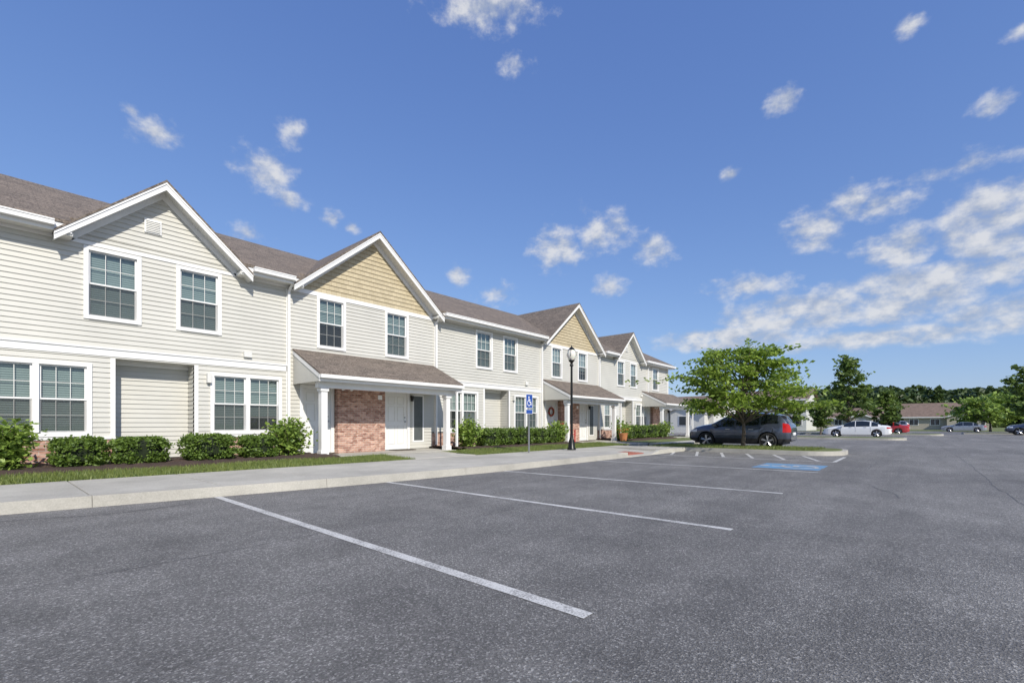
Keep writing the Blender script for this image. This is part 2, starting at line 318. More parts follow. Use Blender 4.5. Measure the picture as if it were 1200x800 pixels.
def isa(B,P,mat,lw=.1,s=1.0):
    def seg(a,c,w):
        d=Vector((c[0]-a[0],c[1]-a[1])).normalized(); n=Vector((-d.y,d.x))*w/2
        B.poly([P(a[0]-n.x,a[1]-n.y),P(c[0]-n.x,c[1]-n.y),P(c[0]+n.x,c[1]+n.y),P(a[0]+n.x,a[1]+n.y)],mat)
    B.poly([P(-.08+.09*math.cos(t),.42+.09*math.sin(t)) for t in np.linspace(0,2*math.pi,12,endpoint=False)],mat)
    seg((-.08,.31),(-.05,-.02),lw); seg((.0,-.07),(.22,-.07),lw); seg((.22,-.02),(.32,-.38),lw*.9); seg((.0,.14),(.18,.14),lw*.7)
    A=np.linspace(math.radians(110),math.radians(345),14)
    for a,c in zip(A[:-1],A[1:]): seg((-.06+.27*math.cos(a),-.17+.27*math.sin(a)),(-.06+.27*math.cos(c),-.17+.27*math.sin(c)),lw*.7)
def Pg(u,v): return (13.9+u*1.35,2.47+v*1.35,.008)
isa(mk,Pg,'line_paint')
mk.obj('parking_markings')
ck=MB()
def crack(x,y,a,L,seed,jit=.16,w0=.004,w1=.010,hold=False):
    random.seed(seed); P=[(x,y)]; a0=a
    for k in range(int(L/.12)):
        a=(a0+random.gauss(0,jit)) if hold else a+random.gauss(0,jit); x+=.12*math.cos(a); y+=.12*math.sin(a); P.append((x,y))
    for (p,q) in zip(P[:-1],P[1:]):
        d=Vector((q[0]-p[0],q[1]-p[1])).normalized(); w=random.uniform(w0,w1); n=Vector((-d.y,d.x))*w
        ck.poly([(p[0]-n.x,p[1]-n.y,.0025),(q[0]-n.x,q[1]-n.y,.0025),(q[0]+n.x,q[1]+n.y,.0025),(p[0]+n.x,p[1]+n.y,.0025)],'seal_tar')
crack(-1,7.8,-.1,3.2,1); crack(9,.2,.05,9,4); crack(2.5,-1.1,.0,60,6,.06,.003,.007,True); crack(-12,4.4,.0,30,8,.05,.002,.005,True)
ck.obj('asphalt_cracks')
random.seed(11)
# ---------------------------------------------------------------- the building
YW=14.2
bld=empty('apartment_building')
XL,XR=-6.4,34.3
def siding(B,xa,xb,z0,z1,P,openings=(),lap=.115,mat='siding_cream',depth=.022):
    k=math.floor(z0/lap+1e-6)
    while k*lap<z1-1e-4:
        za=max(k*lap,z0); zb=min((k+1)*lap,z1); zm=(za+zb)/2; a=xa(zm) if callable(xa) else xa; c=xb(zm) if callable(xb) else xb
        iv=[(a,c)]
        for (o0,o1,oz0,oz1) in openings:
            if oz0<zm<oz1:
                nv=[]
                for (p,q) in iv:
                    if o1<=p or o0>=q: nv.append((p,q)); continue
                    if o0>p: nv.append((p,o0))
                    if o1<q: nv.append((o1,q))
                iv=nv
        for (p,q) in iv:
            if q-p<.01: continue
            B.poly([P(p,-depth,za),P(q,-depth,za),P(q,-.002,zb),P(p,-.002,zb)],mat)
            B.poly([P(p,-.002,za),P(q,-.002,za),P(q,-depth,za),P(p,-depth,za)],mat)
        k+=1
walls=MB(); trim=MB(); roof=MB(); win=MB(); glass=MB(); fnd=MB()
def Pf(y): return lambda u,o,z:(u,y+o,z)
def window(x0,x1,z0,z1,y=YW,cols=3,rows=2,double=False,wide=.085):
    t=wide
    trim.box(x0-t,x0,y-.045,y+.08,z0-t,z1+t,'white_trim'); trim.box(x1,x1+t,y-.045,y+.08,z0-t,z1+t,'white_trim')
    trim.box(x0,x1,y-.045,y+.08,z1,z1+t,'white_trim'); trim.box(x0,x1,y-.06,y+.08,z0-t,z0,'white_trim')
    panes=[(x0,x1)]
    if double:
        m=(x0+x1)/2; trim.box(m-.05,m+.05,y-.04,y+.08,z0,z1,'white_trim'); panes=[(x0,m-.05),(m+.05,x1)]
    lightset=random.random()<.25
    for a,c in panes:
        zm=(z0+z1)/2
        for k,(p,q,yo) in enumerate(((z0,zm+.02,.04),(zm-.02,z1,.015))):
            f=.035; Y0=y+yo; Y1=Y0+.025
            win.box(a,a+f,Y0,Y1,p,q,'white_trim'); win.box(c-f,c,Y0,Y1,p,q,'white_trim'); win.box(a+f,c-f,Y0,Y1,p,p+f,'white_trim'); win.box(a+f,c-f,Y0,Y1,q-f,q,'white_trim')
            for i in range(1,cols):
                X=a+f+(c-a-2*f)*i/cols; win.box(X-.006,X+.006,Y0+.004,Y0+.02,p+f,q-f,'soffit')
            for i in range(1,rows):
                Z=p+f+(q-p-2*f)*i/rows; win.box(a+f,c-f,Y0+.006,Y0+.018,Z-.006,Z+.006,'soffit')
            glass.poly([(a+f,Y0+.013,p+f),(c-f,Y0+.013,p+f),(c-f,Y0+.013,q-f),(a+f,Y0+.013,q-f)],'window_glass')
        glass.poly([(a+.012,y+.008,z0+.012),(c-.012,y+.008,z0+.012),(c-.012,y+.008,zm-.02),(a+.012,y+.008,zm-.02)],'insect_screen')
        r=random.random(); h=z1-z0
        bz=z0 if r<.7 else z0+random.uniform(.25,.5)*h
        win.poly([(a,y+.1,bz),(c,y+.1,bz),(c,y+.1,z1),(a,y+.1,z1)],'blinds_light' if lightset else 'blinds')
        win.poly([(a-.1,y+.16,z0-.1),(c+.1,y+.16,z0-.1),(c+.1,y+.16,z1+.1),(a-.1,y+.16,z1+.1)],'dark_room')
ZE=5.38; BT=.8
UPZ=(3.58,5.06); LOZ=(.92,2.4)
def unit(cx,gable):
    o=[]
    x0,x1=cx-3.1,cx+3.1
    ups=[(cx-1.37,cx-.5),(cx+.37,cx+1.22)]
    los=[(cx-3.02,cx-1.4),(cx+1.13,cx+2.8)]
    alc=(cx-.9,cx+.68,.2,2.64)
    for a,c in ups: window(a,c,*UPZ); o.append((a-.05,c+.05,UPZ[0]-.05,UPZ[1]+.05))
    for a,c in los: window(a,c,*LOZ,double=True,wide=.09); o.append((a-.05,c+.05,LOZ[0]-.05,LOZ[1]+.05))
    o.append(alc)
    siding(walls,x0,x1,BT,ZE,Pf(YW),o)
    d=.5
    siding(walls,alc[0],alc[1],.25,alc[3],Pf(YW+d))
    siding(walls,YW+.02,YW+d,.25,alc[3],lambda u,oo,z:(alc[1]+oo,u,z)); walls.box(alc[0]-.03,alc[0]-.002,YW,YW+d,.2,alc[3],'siding_cream')
    trim.box(alc[0],alc[1],YW+.005,YW+d,alc[3],alc[3]+.03,'soffit')
    trim.box(alc[1]-.0,alc[1]+.09,YW-.03,YW-.003,.8,alc[3],'white_trim'); trim.box(alc[0]-.09,alc[0],YW-.03,YW-.003,.8,alc[3],'white_trim')
    trim.box(alc[0]-.0,alc[1]+.0,YW+d-.06,YW+d-.02,alc[3]-.1,alc[3],'white_trim')
    for a,c in ((x0,alc[0]),(alc[1],x1)):
        fnd.box(a,c,YW-.05,YW+.3,0,BT-.04,'brick'); fnd.box(a,c,YW-.075,YW+.02,BT-.04,BT+.015,'white_trim')
    trim.box(x0,x1,YW-.035,YW-.003,2.68,2.84,'white_trim'); trim.box(x0,x1,YW-.06,YW-.003,2.84,2.87,'white_trim')
    trim.box(cx+1.85,cx+2.05,YW-.09,YW-.003,2.98,3.14,'soffit')
    trim.box(cx+.95,cx+1.05,YW-.13,YW-.003,2.2,2.45,'soffit')
    if gable:
        hw=1.68; zp=6.92; s=(zp-ZE)/hw
        siding(walls,lambda z:cx-(zp-z)/s,lambda z:cx+(zp-z)/s,ZE,zp,Pf(YW))
        trim.box(cx-.36,cx-.02,YW-.05,YW-.003,5.78,6.12,'white_trim')
        for k in range(7): trim.hexa([(cx-.33,YW-.075,5.81+k*.042),(cx-.05,YW-.075,5.81+k*.042),(cx-.05,YW-.05,5.81+k*.042),(cx-.33,YW-.05,5.81+k*.042)],[(cx-.33,YW-.055,5.835+k*.042),(cx-.05,YW-.055,5.835+k*.042),(cx-.05,YW-.05,5.835+k*.042),(cx-.33,YW-.05,5.835+k*.042)],'soffit')
        gable_roof(cx,hw,zp,ZE,YW+3.2)
        trim.box(x0,x1,YW-.03,YW-.003,5.17,5.25,'white_trim')
    else: trim.box(x0,x1,YW-.03,YW-.003,5.2,ZE,'white_trim')
def gable_roof(cx,hw,zp,ze,yb,ov=.28):
    s=(zp-ze)/hw; yf=YW-.42; th=.05
    for sg in (-1,1):
        xe=cx+sg*(hw+ov); zz=ze-s*ov+.12; zt=zp+.12
        A=[(cx,yf-.03,zt-th),(xe,yf-.03,zz-th),(xe,yb,zz-th),(cx,yb,zt-th)]; T=[(cx,yf-.03,zt),(xe,yf-.03,zz),(xe,yb,zz),(cx,yb,zt)]
        if sg<0: A=A[::-1];T=T[::-1]
        roof.hexa(A,T,'shingle_y')
        w=.17; y0,y1=yf,yf+.045
        trim.hexa([(cx,y0,zt-th-w-.02),(xe,y0,zz-th-w),(xe,y1,zz-th-w),(cx,y1,zt-th-w-.02)],[(cx,y0,zt-th-.002),(xe,y0,zz-th-.002),(xe,y1,zz-th-.002),(cx,y1,zt-th-.002)],'white_trim')
        trim.hexa([(cx,yf-.018,zt-th-.055),(xe,yf-.018,zz-th-.055),(xe,yf-.001,zz-th-.055),(cx,yf-.001,zt-th-.055)],[(cx,yf-.018,zt-th-.003),(xe,yf-.018,zz-th-.003),(xe,yf-.001,zz-th-.003),(cx,yf-.001,zt-th-.003)],'white_trim')
        trim.poly([(cx,yf+.05,zt-th-.12),(xe,yf+.05,zz-th-.12),(xe,YW,zz-th-.12),(cx,YW,zt-th-.12)],'soffit')
        trim.hexa([(cx,YW-.03,zp-.22),(cx+sg*hw,YW-.03,ze-.22),(cx+sg*hw,YW-.004,ze-.22),(cx,YW-.004,zp-.22)],[(cx,YW-.03,zp),(cx+sg*hw,YW-.03,ze),(cx+sg*hw,YW-.004,ze),(cx,YW-.004,zp)],'white_trim')
        xi=cx+sg*(hw-.02); a,c=min(xi,xe),max(xi,xe)
        trim.box(a,c,yf+.055,YW-.005,ze-.2-.0,ze-.12,'soffit')
def porch(cx,gable=True,xa=None,xb=None):
    x0=cx-2.88 if xa is None else xa; x1=cx+2.6 if xb is None else xb
    o=[]
    ups=[(cx-1.93,cx-1.12),(cx+.55,cx+1.38)] if gable else [(cx-1.0,cx-.1)]
    for a,c in ups: window(a,c,*UPZ); o.append((a-.05,c+.05,UPZ[0]-.05,UPZ[1]+.05))
    doors=[(cx-2.45,cx-1.55),(cx+.5,cx+1.42)]
    for a,c in doors: o.append((a-.05,c+.05,0,2.25))
    br=(cx-1.42,cx+.34)
    o.append((br[0],br[1],0,2.6))
    siding(walls,x0,x1,BT,ZE if not gable else 5.12,Pf(YW),o); 
    siding(walls,x0,x1,.2,BT,Pf(YW),o)
    fnd.box(br[0],br[1],YW-.22,YW+.3,.1,2.62,'brick')
    for a,c in doors:
        Y=YW+.03; z0=.2
        trim.box(a-.1,a,YW-.04,YW+.12,z0,2.32,'white_trim'); trim.box(c,c+.1,YW-.04,YW+.12,z0,2.32,'white_trim'); trim.box(a,c,YW-.04,YW+.12,2.22,2.32,'white_trim')
        win.box(a,c,Y,Y+.05,z0,2.22,'white_door')
        w=c-a
        for zz0,zz1 in ((.4,1.05),(1.2,1.75),(1.82,2.1)):
            for (p,q) in ((a+.12,a+w/2-.05),(a+w/2+.05,c-.12)):
                win.box(p,q,Y-.012,Y-.001,zz0,zz0+.02,'soffit'); win.box(p,q,Y-.012,Y-.001,zz1-.02,zz1,'soffit'); win.box(p,p+.02,Y-.012,Y-.001,zz0+.02,zz1-.02,'soffit'); win.box(q-.02,q,Y-.012,Y-.001,zz0+.02,zz1-.02,'soffit')
        win.tube((c-.09,Y-.07,1.2),(c-.09,Y,1.2),.03,.02,'grey_metal',10); win.tube((c-.09,Y-.03,1.35),(c-.09,Y,1.35),.025,.025,'grey_metal',10)
        win.box(a,c,YW-.06,YW+.03,.15,.205,'grey_metal')
        win.box(a+.05,c-.05,YW-.62,YW-.12 if a<cx-1.5 else YW-.12,.181,.2,'mat_brown')
    win.box(cx+1.72,cx+2.12,YW-.03,YW+.0,.5,2.15,'panel_grey'); trim.box(cx+1.66,cx+2.18,YW-.025,YW-.002,.44,2.21,'white_trim')
    win.box(cx+.05,cx+.2,YW-.245,YW-.222,1.95,2.1,'sign_white')
    win.tube((cx+1.57,YW-.12,1.95),(cx+1.57,YW-.12,2.15),.05,.07,'black_metal',8); win.box(cx+1.55,cx+1.59,YW-.12,YW,2.1,2.13,'black_metal')
    rx0,rx1=cx-2.75,cx+2.62; yf=12.5; zf=2.55; zw=3.38; th=.05; yw=YW-.02
    roof.hexa([(rx0-.02,yf-.03,zf-th),(rx1+.02,yf-.03,zf-th),(rx1+.02,yw,zw-th),(rx0-.02,yw,zw-th)],[(rx0-.02,yf-.03,zf),(rx1+.02,yf-.03,zf),(rx1+.02,yw,zw),(rx0-.02,yw,zw)],'shingle_x')
    trim.box(rx0,rx1,yf+.03,yf+.07,zf-.24,zf-.06,'white_trim')
    trim.box(rx0-.01,rx1+.01,yf-.1,yf+.02,zf-.15,zf-.052,'white_trim')
    for X in (rx0,rx1-.04):
        trim.hexa([(X,yf+.07,zf-.24),(X+.04,yf+.07,zf-.24),(X+.04,yw,zf-.24),(X,yw,zf-.24)],[(X,yf+.07,zf-.05),(X+.04,yf+.07,zf-.05),(X+.04,yw,zw-th-.003),(X,yw,zw-th-.003)],'siding_cream')
        trim.hexa([(X-.015,yf,zf-.17),(X+.055,yf,zf-.17),(X+.055,yw,zw-.17),(X-.015,yw,zw-.17)],[(X-.015,yf,zf-.045),(X+.055,yf,zf-.045),(X+.055,yw,zw-.055),(X-.015,yw,zw-.055)],'white_trim')
    trim.box(rx0+.04,rx1-.04,yf+.07,YW-.03,zf-.22,zf-.2,'soffit')
    trim.box(rx0+.1,rx1-.1,12.78,12.98,zf-.4,zf-.221,'white_trim')
    for X in (rx0+.28,rx1-.42):
        trim.box(X-.09,X+.09,12.79,12.97,.18,zf-.4,'white_trim'); trim.box(X-.12,X+.12,12.76,13.0,.17,.34,'white_trim'); trim.box(X-.12,X+.12,12.76,13.0,zf-.5,zf-.405,'white_trim')
    X=rx1-.2; trim.box(X-.035,X+.035,12.55,12.61,.3,zf-.15,'white_trim')
    for X in (cx-1.3,cx-1.0): win.tube((X,YW-.3,2.3),(X,YW-.36,2.22),.03,.06,'sign_white',8)
    if gable:
        hw=2.6; zp=7.55; s=(zp-ZE)/hw
        siding(walls,lambda z:cx-min(hw,(zp-z)/s),lambda z:cx+min(hw,(zp-z)/s),5.24,zp,Pf(YW),(),.15,'shake_tan',.024)
        trim.box(cx-hw-.2,cx+hw,YW-.035,YW-.003,5.12,5.25,'white_trim')
        gable_roof(cx,hw,zp,ZE,18.3)
    else: trim.box(x0,x1,YW-.03,YW-.003,5.2,ZE,'white_trim')
for cx,gb in ((3.03,True),(15.4,False),(27.8,True)): unit(cx,gb)
for cx in (-3.4,9.0,21.4): porch(cx)
porch(32.6,False,30.9,XR)
for a,c in ((XL,-3.4-2.88),(-3.4+2.6,3.03-3.1),(9.0-2.88+0,9.0-2.87),(9+2.6,15.4-3.1),(15.4+3.1,21.4-2.88),(21.4+2.6,27.8-3.1)):
    if c-a>.02:
        siding(walls,a,c,BT,ZE,Pf(YW)); fnd.box(a,c,YW-.05,YW+.3,0,BT-.04,'brick')
for X in (6.1,11.75,18.55,24.15,30.75):
    trim.box(X-.05,X+.05,YW-.035,YW-.001,.3,5.15,'white_trim')
    trim.box(X-.035,X+.035,YW-.11,YW-.04,.3,5.05,'white_trim')
    trim.hexa([(X-.035,YW-.11,5.05),(X+.035,YW-.11,5.05),(X+.035,YW-.04,5.05),(X-.035,YW-.04,5.05)],[(X-.035,YW-.46,5.3),(X+.035,YW-.46,5.3),(X+.035,YW-.4,5.3),(X-.035,YW-.4,5.3)],'white_trim')
trim.box(XR-.1,XR+.02,YW-.04,YW+.08,.3,5.3,'white_trim')
siding(walls,YW,22.4,.2,ZE,lambda u,o,z:(XR-o,u,z)); siding(walls,YW,22.4,.2,ZE,lambda u,o,z:(XL+o,u,z))
for Xe,sg in ((XR,-1),(XL,1)):
    siding(walls,lambda z:18.3-(7.6-z)/.5,lambda z:18.3+(7.6-z)/.5,ZE,7.5,(lambda X,s_:(lambda u,o,z:(X+s_*o,u,z)))(Xe,sg))
siding(walls,XL,XR,.2,ZE,lambda u,o,z:(u,22.4-o,z))
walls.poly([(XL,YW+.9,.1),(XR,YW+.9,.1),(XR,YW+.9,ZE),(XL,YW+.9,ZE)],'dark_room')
segs=[]; cuts=[(-3.4-2.6,-3.4+2.6),(3.03-1.68,3.03+1.68),(9-2.6,9+2.6),(21.4-2.6,21.4+2.6),(27.8-1.68,27.8+1.68)]
xs=XL-.3; segs=[]
for a,c in cuts:
    if a>xs: segs.append((xs,a,13.78))
    segs.append((a,c,YW+.06)); xs=c
segs.append((xs,XR+.3,13.78))
zr=lambda y:5.48+.5*(y-13.78)
YR=18.25
for a,c,yf in segs:
    A=[(a,yf,zr(yf)-.07),(c,yf,zr(yf)-.07),(c,YR,zr(YR)-.07),(a,YR,zr(YR)-.07)]; T=[(p[0],p[1],p[2]+.07) for p in A]
    roof.hexa(A,T,'shingle_x')
    if yf<14:
        g0=a+(.3 if a>XL else 0)-.02; g1=c-(.3 if c<XR else 0)+.02
        trim.box(a,c,yf+.02,yf+.05,ZE-.16,zr(yf)-.075,'white_trim')
        trim.box(g0,g1,yf-.11,yf+.018,5.3,5.41,'white_trim'); trim.box(g0,g1,yf-.125,yf-.11,5.39,5.42,'white_trim')
        trim.box(a,c,yf+.05,YW-.003,ZE-.14,ZE-.12,'soffit')
roof.hexa([(XL-.3,YR,zr(YR)-.07),(XR+.3,YR,zr(YR)-.07),(XR+.3,22.7,zr(13.78)-.07),(XL-.3,22.7,zr(13.78)-.07)],[(XL-.3,YR,zr(YR)),(XR+.3,YR,zr(YR)),(XR+.3,22.7,zr(13.78)),(XL-.3,22.7,zr(13.78))],'shingle_x')
for Xe in (XR+.27,XL-.33):
    for y0,y1 in ((13.78,YR),(22.7,YR)):
        za=zr(13.78);zb=zr(YR); trim.hexa([(Xe,y0,za-.25),(Xe+.045,y0,za-.25),(Xe+.045,y1,zb-.25),(Xe,y1,zb-.25)],[(Xe,y0,za-.01),(Xe+.045,y0,za-.01),(Xe+.045,y1,zb-.01),(Xe,y1,zb-.01)],'white_trim')
walls.obj('siding_walls',bld); fnd.obj('brick_base',bld); trim.obj('trim',bld); roof.obj('shingle_roof',bld); win.obj('windows_and_doors',bld); glass.obj('window_panes',bld)
# ---------------------------------------------------------------- shrubs
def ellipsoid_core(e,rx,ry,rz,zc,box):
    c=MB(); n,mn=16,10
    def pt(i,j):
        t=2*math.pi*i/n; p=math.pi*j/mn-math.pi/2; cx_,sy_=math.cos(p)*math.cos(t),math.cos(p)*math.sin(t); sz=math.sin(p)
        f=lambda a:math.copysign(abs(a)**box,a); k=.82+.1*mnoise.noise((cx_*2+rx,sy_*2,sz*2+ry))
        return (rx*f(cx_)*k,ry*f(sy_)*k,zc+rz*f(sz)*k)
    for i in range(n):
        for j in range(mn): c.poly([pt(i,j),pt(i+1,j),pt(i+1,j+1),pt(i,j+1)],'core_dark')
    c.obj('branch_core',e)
def shrub(name,x,y,w,d,h,mat='leaf_box',box=.6,nl=2200,ls=.028,z0=.24,core=True,jit=.12):
    e=empty(name,(x,y,z0)); rx,ry,rz=w/2,d/2,h/2
    if core: ellipsoid_core(e,rx*.92,ry*.92,rz*.95,rz,box)
    D=rng.normal(size=(nl,3)); D/=np.linalg.norm(D,axis=1)[:,None]; f=np.sign(D)*np.abs(D)**box
    bn=np.array([mnoise.noise((p[0]*2.5+x,p[1]*2.5+y,p[2]*2.5)) for p in D]); bn2=np.array([mnoise.noise((p[0]*7+x,p[1]*7+y,p[2]*7)) for p in D])
    r=(.95+.13*bn+.10*bn2+rng.normal(size=nl)*jit*.5)[:,None]
    C=f*r*np.array([rx,ry,rz]); C[:,2]+=rz; C[:,2]=np.maximum(C[:,2],.02)
    quads_obj('leaves',C,ls,mat,e,.1,.7)
    s=MB()
    for k in range(5): 
        a=random.random()*6.28; s.tube((.03*math.cos(a),.03*math.sin(a),-.1),(rx*.5*math.cos(a),ry*.5*math.sin(a),rz),.015,.006,'bark',5)
    s.obj('stems',e)
def loose(name,x,y,w,h,mat='leaf_light',n=1500,ls=.05,z0=.24):
    e=empty(name,(x,y,z0)); s=MB(); C=[]
    for k in range(26):
        a=random.random()*6.28; r=random.random()**.5*w/2; t=Vector((r*math.cos(a),r*math.sin(a),h*(.5+.5*random.random()*(1-(r/(w/2))**2*.5))))
        s.tube((0.1*t.x,.1*t.y,-.1),t,.012,.004,'bark',4)
        m=n//26
        for q in range(m):
            f=random.random()**.6; p=t*f; rr=.06+.12*w*.6; C.append((p.x+random.gauss(0,rr),p.y+random.gauss(0,rr),max(.03,p.z+random.gauss(0,rr*.7))))
    s.obj('stems',e); quads_obj('leaves',np.array(C),ls,mat,e,.5,.75)
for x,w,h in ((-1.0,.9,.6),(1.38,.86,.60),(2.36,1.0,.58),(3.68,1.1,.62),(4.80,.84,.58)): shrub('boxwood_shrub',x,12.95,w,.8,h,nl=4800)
loose('hydrangea_shrub',.33,12.85,1.0,.95,n=2600); loose('hydrangea_shrub',5.68,13.1,.95,1.1,n=2600)
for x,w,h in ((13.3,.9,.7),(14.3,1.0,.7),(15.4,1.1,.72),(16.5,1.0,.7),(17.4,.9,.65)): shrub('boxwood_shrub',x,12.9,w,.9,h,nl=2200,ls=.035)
loose('hydrangea_shrub',12.2,12.9,1.0,1.1,n=1800,ls=.055); loose('hydrangea_shrub',18.2,12.9,1.0,1.05,n=1800,ls=.055)
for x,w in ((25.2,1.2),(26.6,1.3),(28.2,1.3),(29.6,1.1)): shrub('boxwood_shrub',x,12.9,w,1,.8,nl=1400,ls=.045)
loose('hydrangea_shrub',24.2,12.8,1.1,1.2,n=1200,ls=.06); loose('hydrangea_shrub',30.2,12.8,1.0,1.2,n=1200,ls=.06)
# ---------------------------------------------------------------- trees
def tree(name,loc,H,R,z0,mat,nlimb=8,pads=60,lp=220,ls=.09,flat=.35,trunk_r=.09,fork=1.2,shape='spread',seed=1,spread=.17,lean=(0,0)):
    random.seed(seed); e=empty(name,loc); s=MB(); C=[]
    top=Vector((random.uniform(-.1,.1),random.uniform(-.1,.1),H*.85))
    pts=[Vector((0,0,-.1))]
    for k in range(1,7):
        t=k/6; pts.append(Vector((top.x*t+.06*math.sin(t*5+seed),top.y*t+.05*math.cos(t*4+seed)-.05,H*.85*t)))
    for k in range(6):
        s.tube(pts[k],pts[k+1],trunk_r*(1.25 if k==0 else 1-k/6.5),trunk_r*(1-(k+1)/6.5),'bark',8,False)
    def trunk(z):
        t=max(0,min(.999,z/(H*.85)))*6; k=int(t); return pts[k].lerp(pts[k+1],t-k)
    for i in range(pads):
        a=i*2.39996+random.uniform(-.3,.3); u=(i+.5)/pads
        if shape=='spread':
            zt=z0+(H-z0)*(.08+.9*u); rr=R*math.sqrt(max(.03,1-((zt-(z0+(H-z0)*.35))/((H-z0)*.68))**2)); r=rr*random.uniform(.35,1.0)
        elif shape=='cone':
            zt=z0+(H-z0)*u; rr=R*(1-u)**.7+.15; r=rr*random.uniform(.3,1.0)
        else:
            zt=z0+(H-z0)*u; rr=R*math.sqrt(max(.05,1-(2*u-1)**2)); r=rr*random.uniform(.2,1.0)
        tip=Vector((r*math.cos(a)+lean[0]*u,r*math.sin(a)+lean[1]*u,zt))
        st=trunk(max(fork,zt-r*.55-.2)); mid=st.lerp(tip,.5)+Vector((random.uniform(-.1,.1),random.uniform(-.1,.1),.12*r))
        r0=trunk_r*.35*(.5+r/R)
        s.tube(st,mid,r0,r0*.6,'bark',5,False); s.tube(mid,tip,r0*.6,.006,'bark',5,False)
        pr=R*spread*random.uniform(.7,1.35)
        for bq in range(3):
            t2=tip+Vector((random.gauss(0,pr),random.gauss(0,pr),random.gauss(0,pr*.4))); s.tube(mid.lerp(tip,.6),t2,.012,.004,'bark',4,False)
            m=lp//3
            for q in range(m):
                f=random.uniform(.0,1.15); p=mid.lerp(tip,.5).lerp(t2,f)
                C.append((p.x+random.gauss(0,pr*.42),p.y+random.gauss(0,pr*.42),p.z+random.gauss(0,pr*flat*.6)))
    s.obj('trunk_and_limbs',e,smooth=60); quads_obj('leaves',np.array(C),ls,mat,e,.6,.62)
    return e
tree('ornamental_tree',(20.9,5.45,.15),4.2,2.7,1.2,'leaf_tree',pads=56,lp=230,ls=.08,trunk_r=.08,fork=1.0,seed=4,flat=.2,spread=.18,lean=(.1,.1))
tree('young_shade_tree',(60.5,5.4,.1),8.1,2.7,1.7,'leaf_mid',pads=54,lp=70,ls=.18,trunk_r=.12,shape='cone',seed=5,flat=.3)
tree('young_shade_tree',(101,-8.5,0),5.2,5.2,1.3,'leaf_light',pads=50,lp=90,ls=.26,trunk_r=.14,seed=6)
tree('young_shade_tree',(74,-9.3,.1),7.2,2.6,2.0,'leaf_mid',pads=50,lp=70,ls=.2,trunk_r=.12,shape='round',seed=9)
tree('young_shade_tree',(66,2.5,.1),4.6,1.6,1.2,'leaf_mid',pads=40,lp=70,ls=.17,trunk_r=.1,shape='round',seed=10)
for k,(x,y) in enumerate(((52,9.5),(58,7.6))): tree('young_shade_tree',(x,y,.1),3.4,1.5,.8,'leaf_mid',pads=40,lp=60,ls=.15,trunk_r=.08,shape='round',seed=20+k)
C=[]
def fwd(px,D,z=0): p=Fv*D+Rv*((px-600)/FPX*D); return (p.x,p.y,z)
random.seed(3)
for i in range(300):
    px=915+(i/260)*600+random.uniform(-8,8) if i<260 else random.uniform(760,920); D=random.uniform(165,215); X,Y,_=fwd(px,D); H=random.uniform(11.5,16)*D/185; R=random.uniform(3.5,6.5)
    if px<925: H*=.6
    con=random.random()<.25
    for q in range(330):
        u=random.random(); a=random.random()*6.28
        rr=R*((1-u)**.8 if con else math.sqrt(max(.02,1-(max(0,2*u-1))**2)))*(random.random()**.35)
        k=1+.35*mnoise.noise((a*2,u*6,i)); C.append((X+rr*k*math.cos(a),Y+rr*k*math.sin(a),.2+H*u*(1+.0)))
o=quads_obj('distant_treeline',np.array(C),.9,'leaf_dark',None,.3,.8)
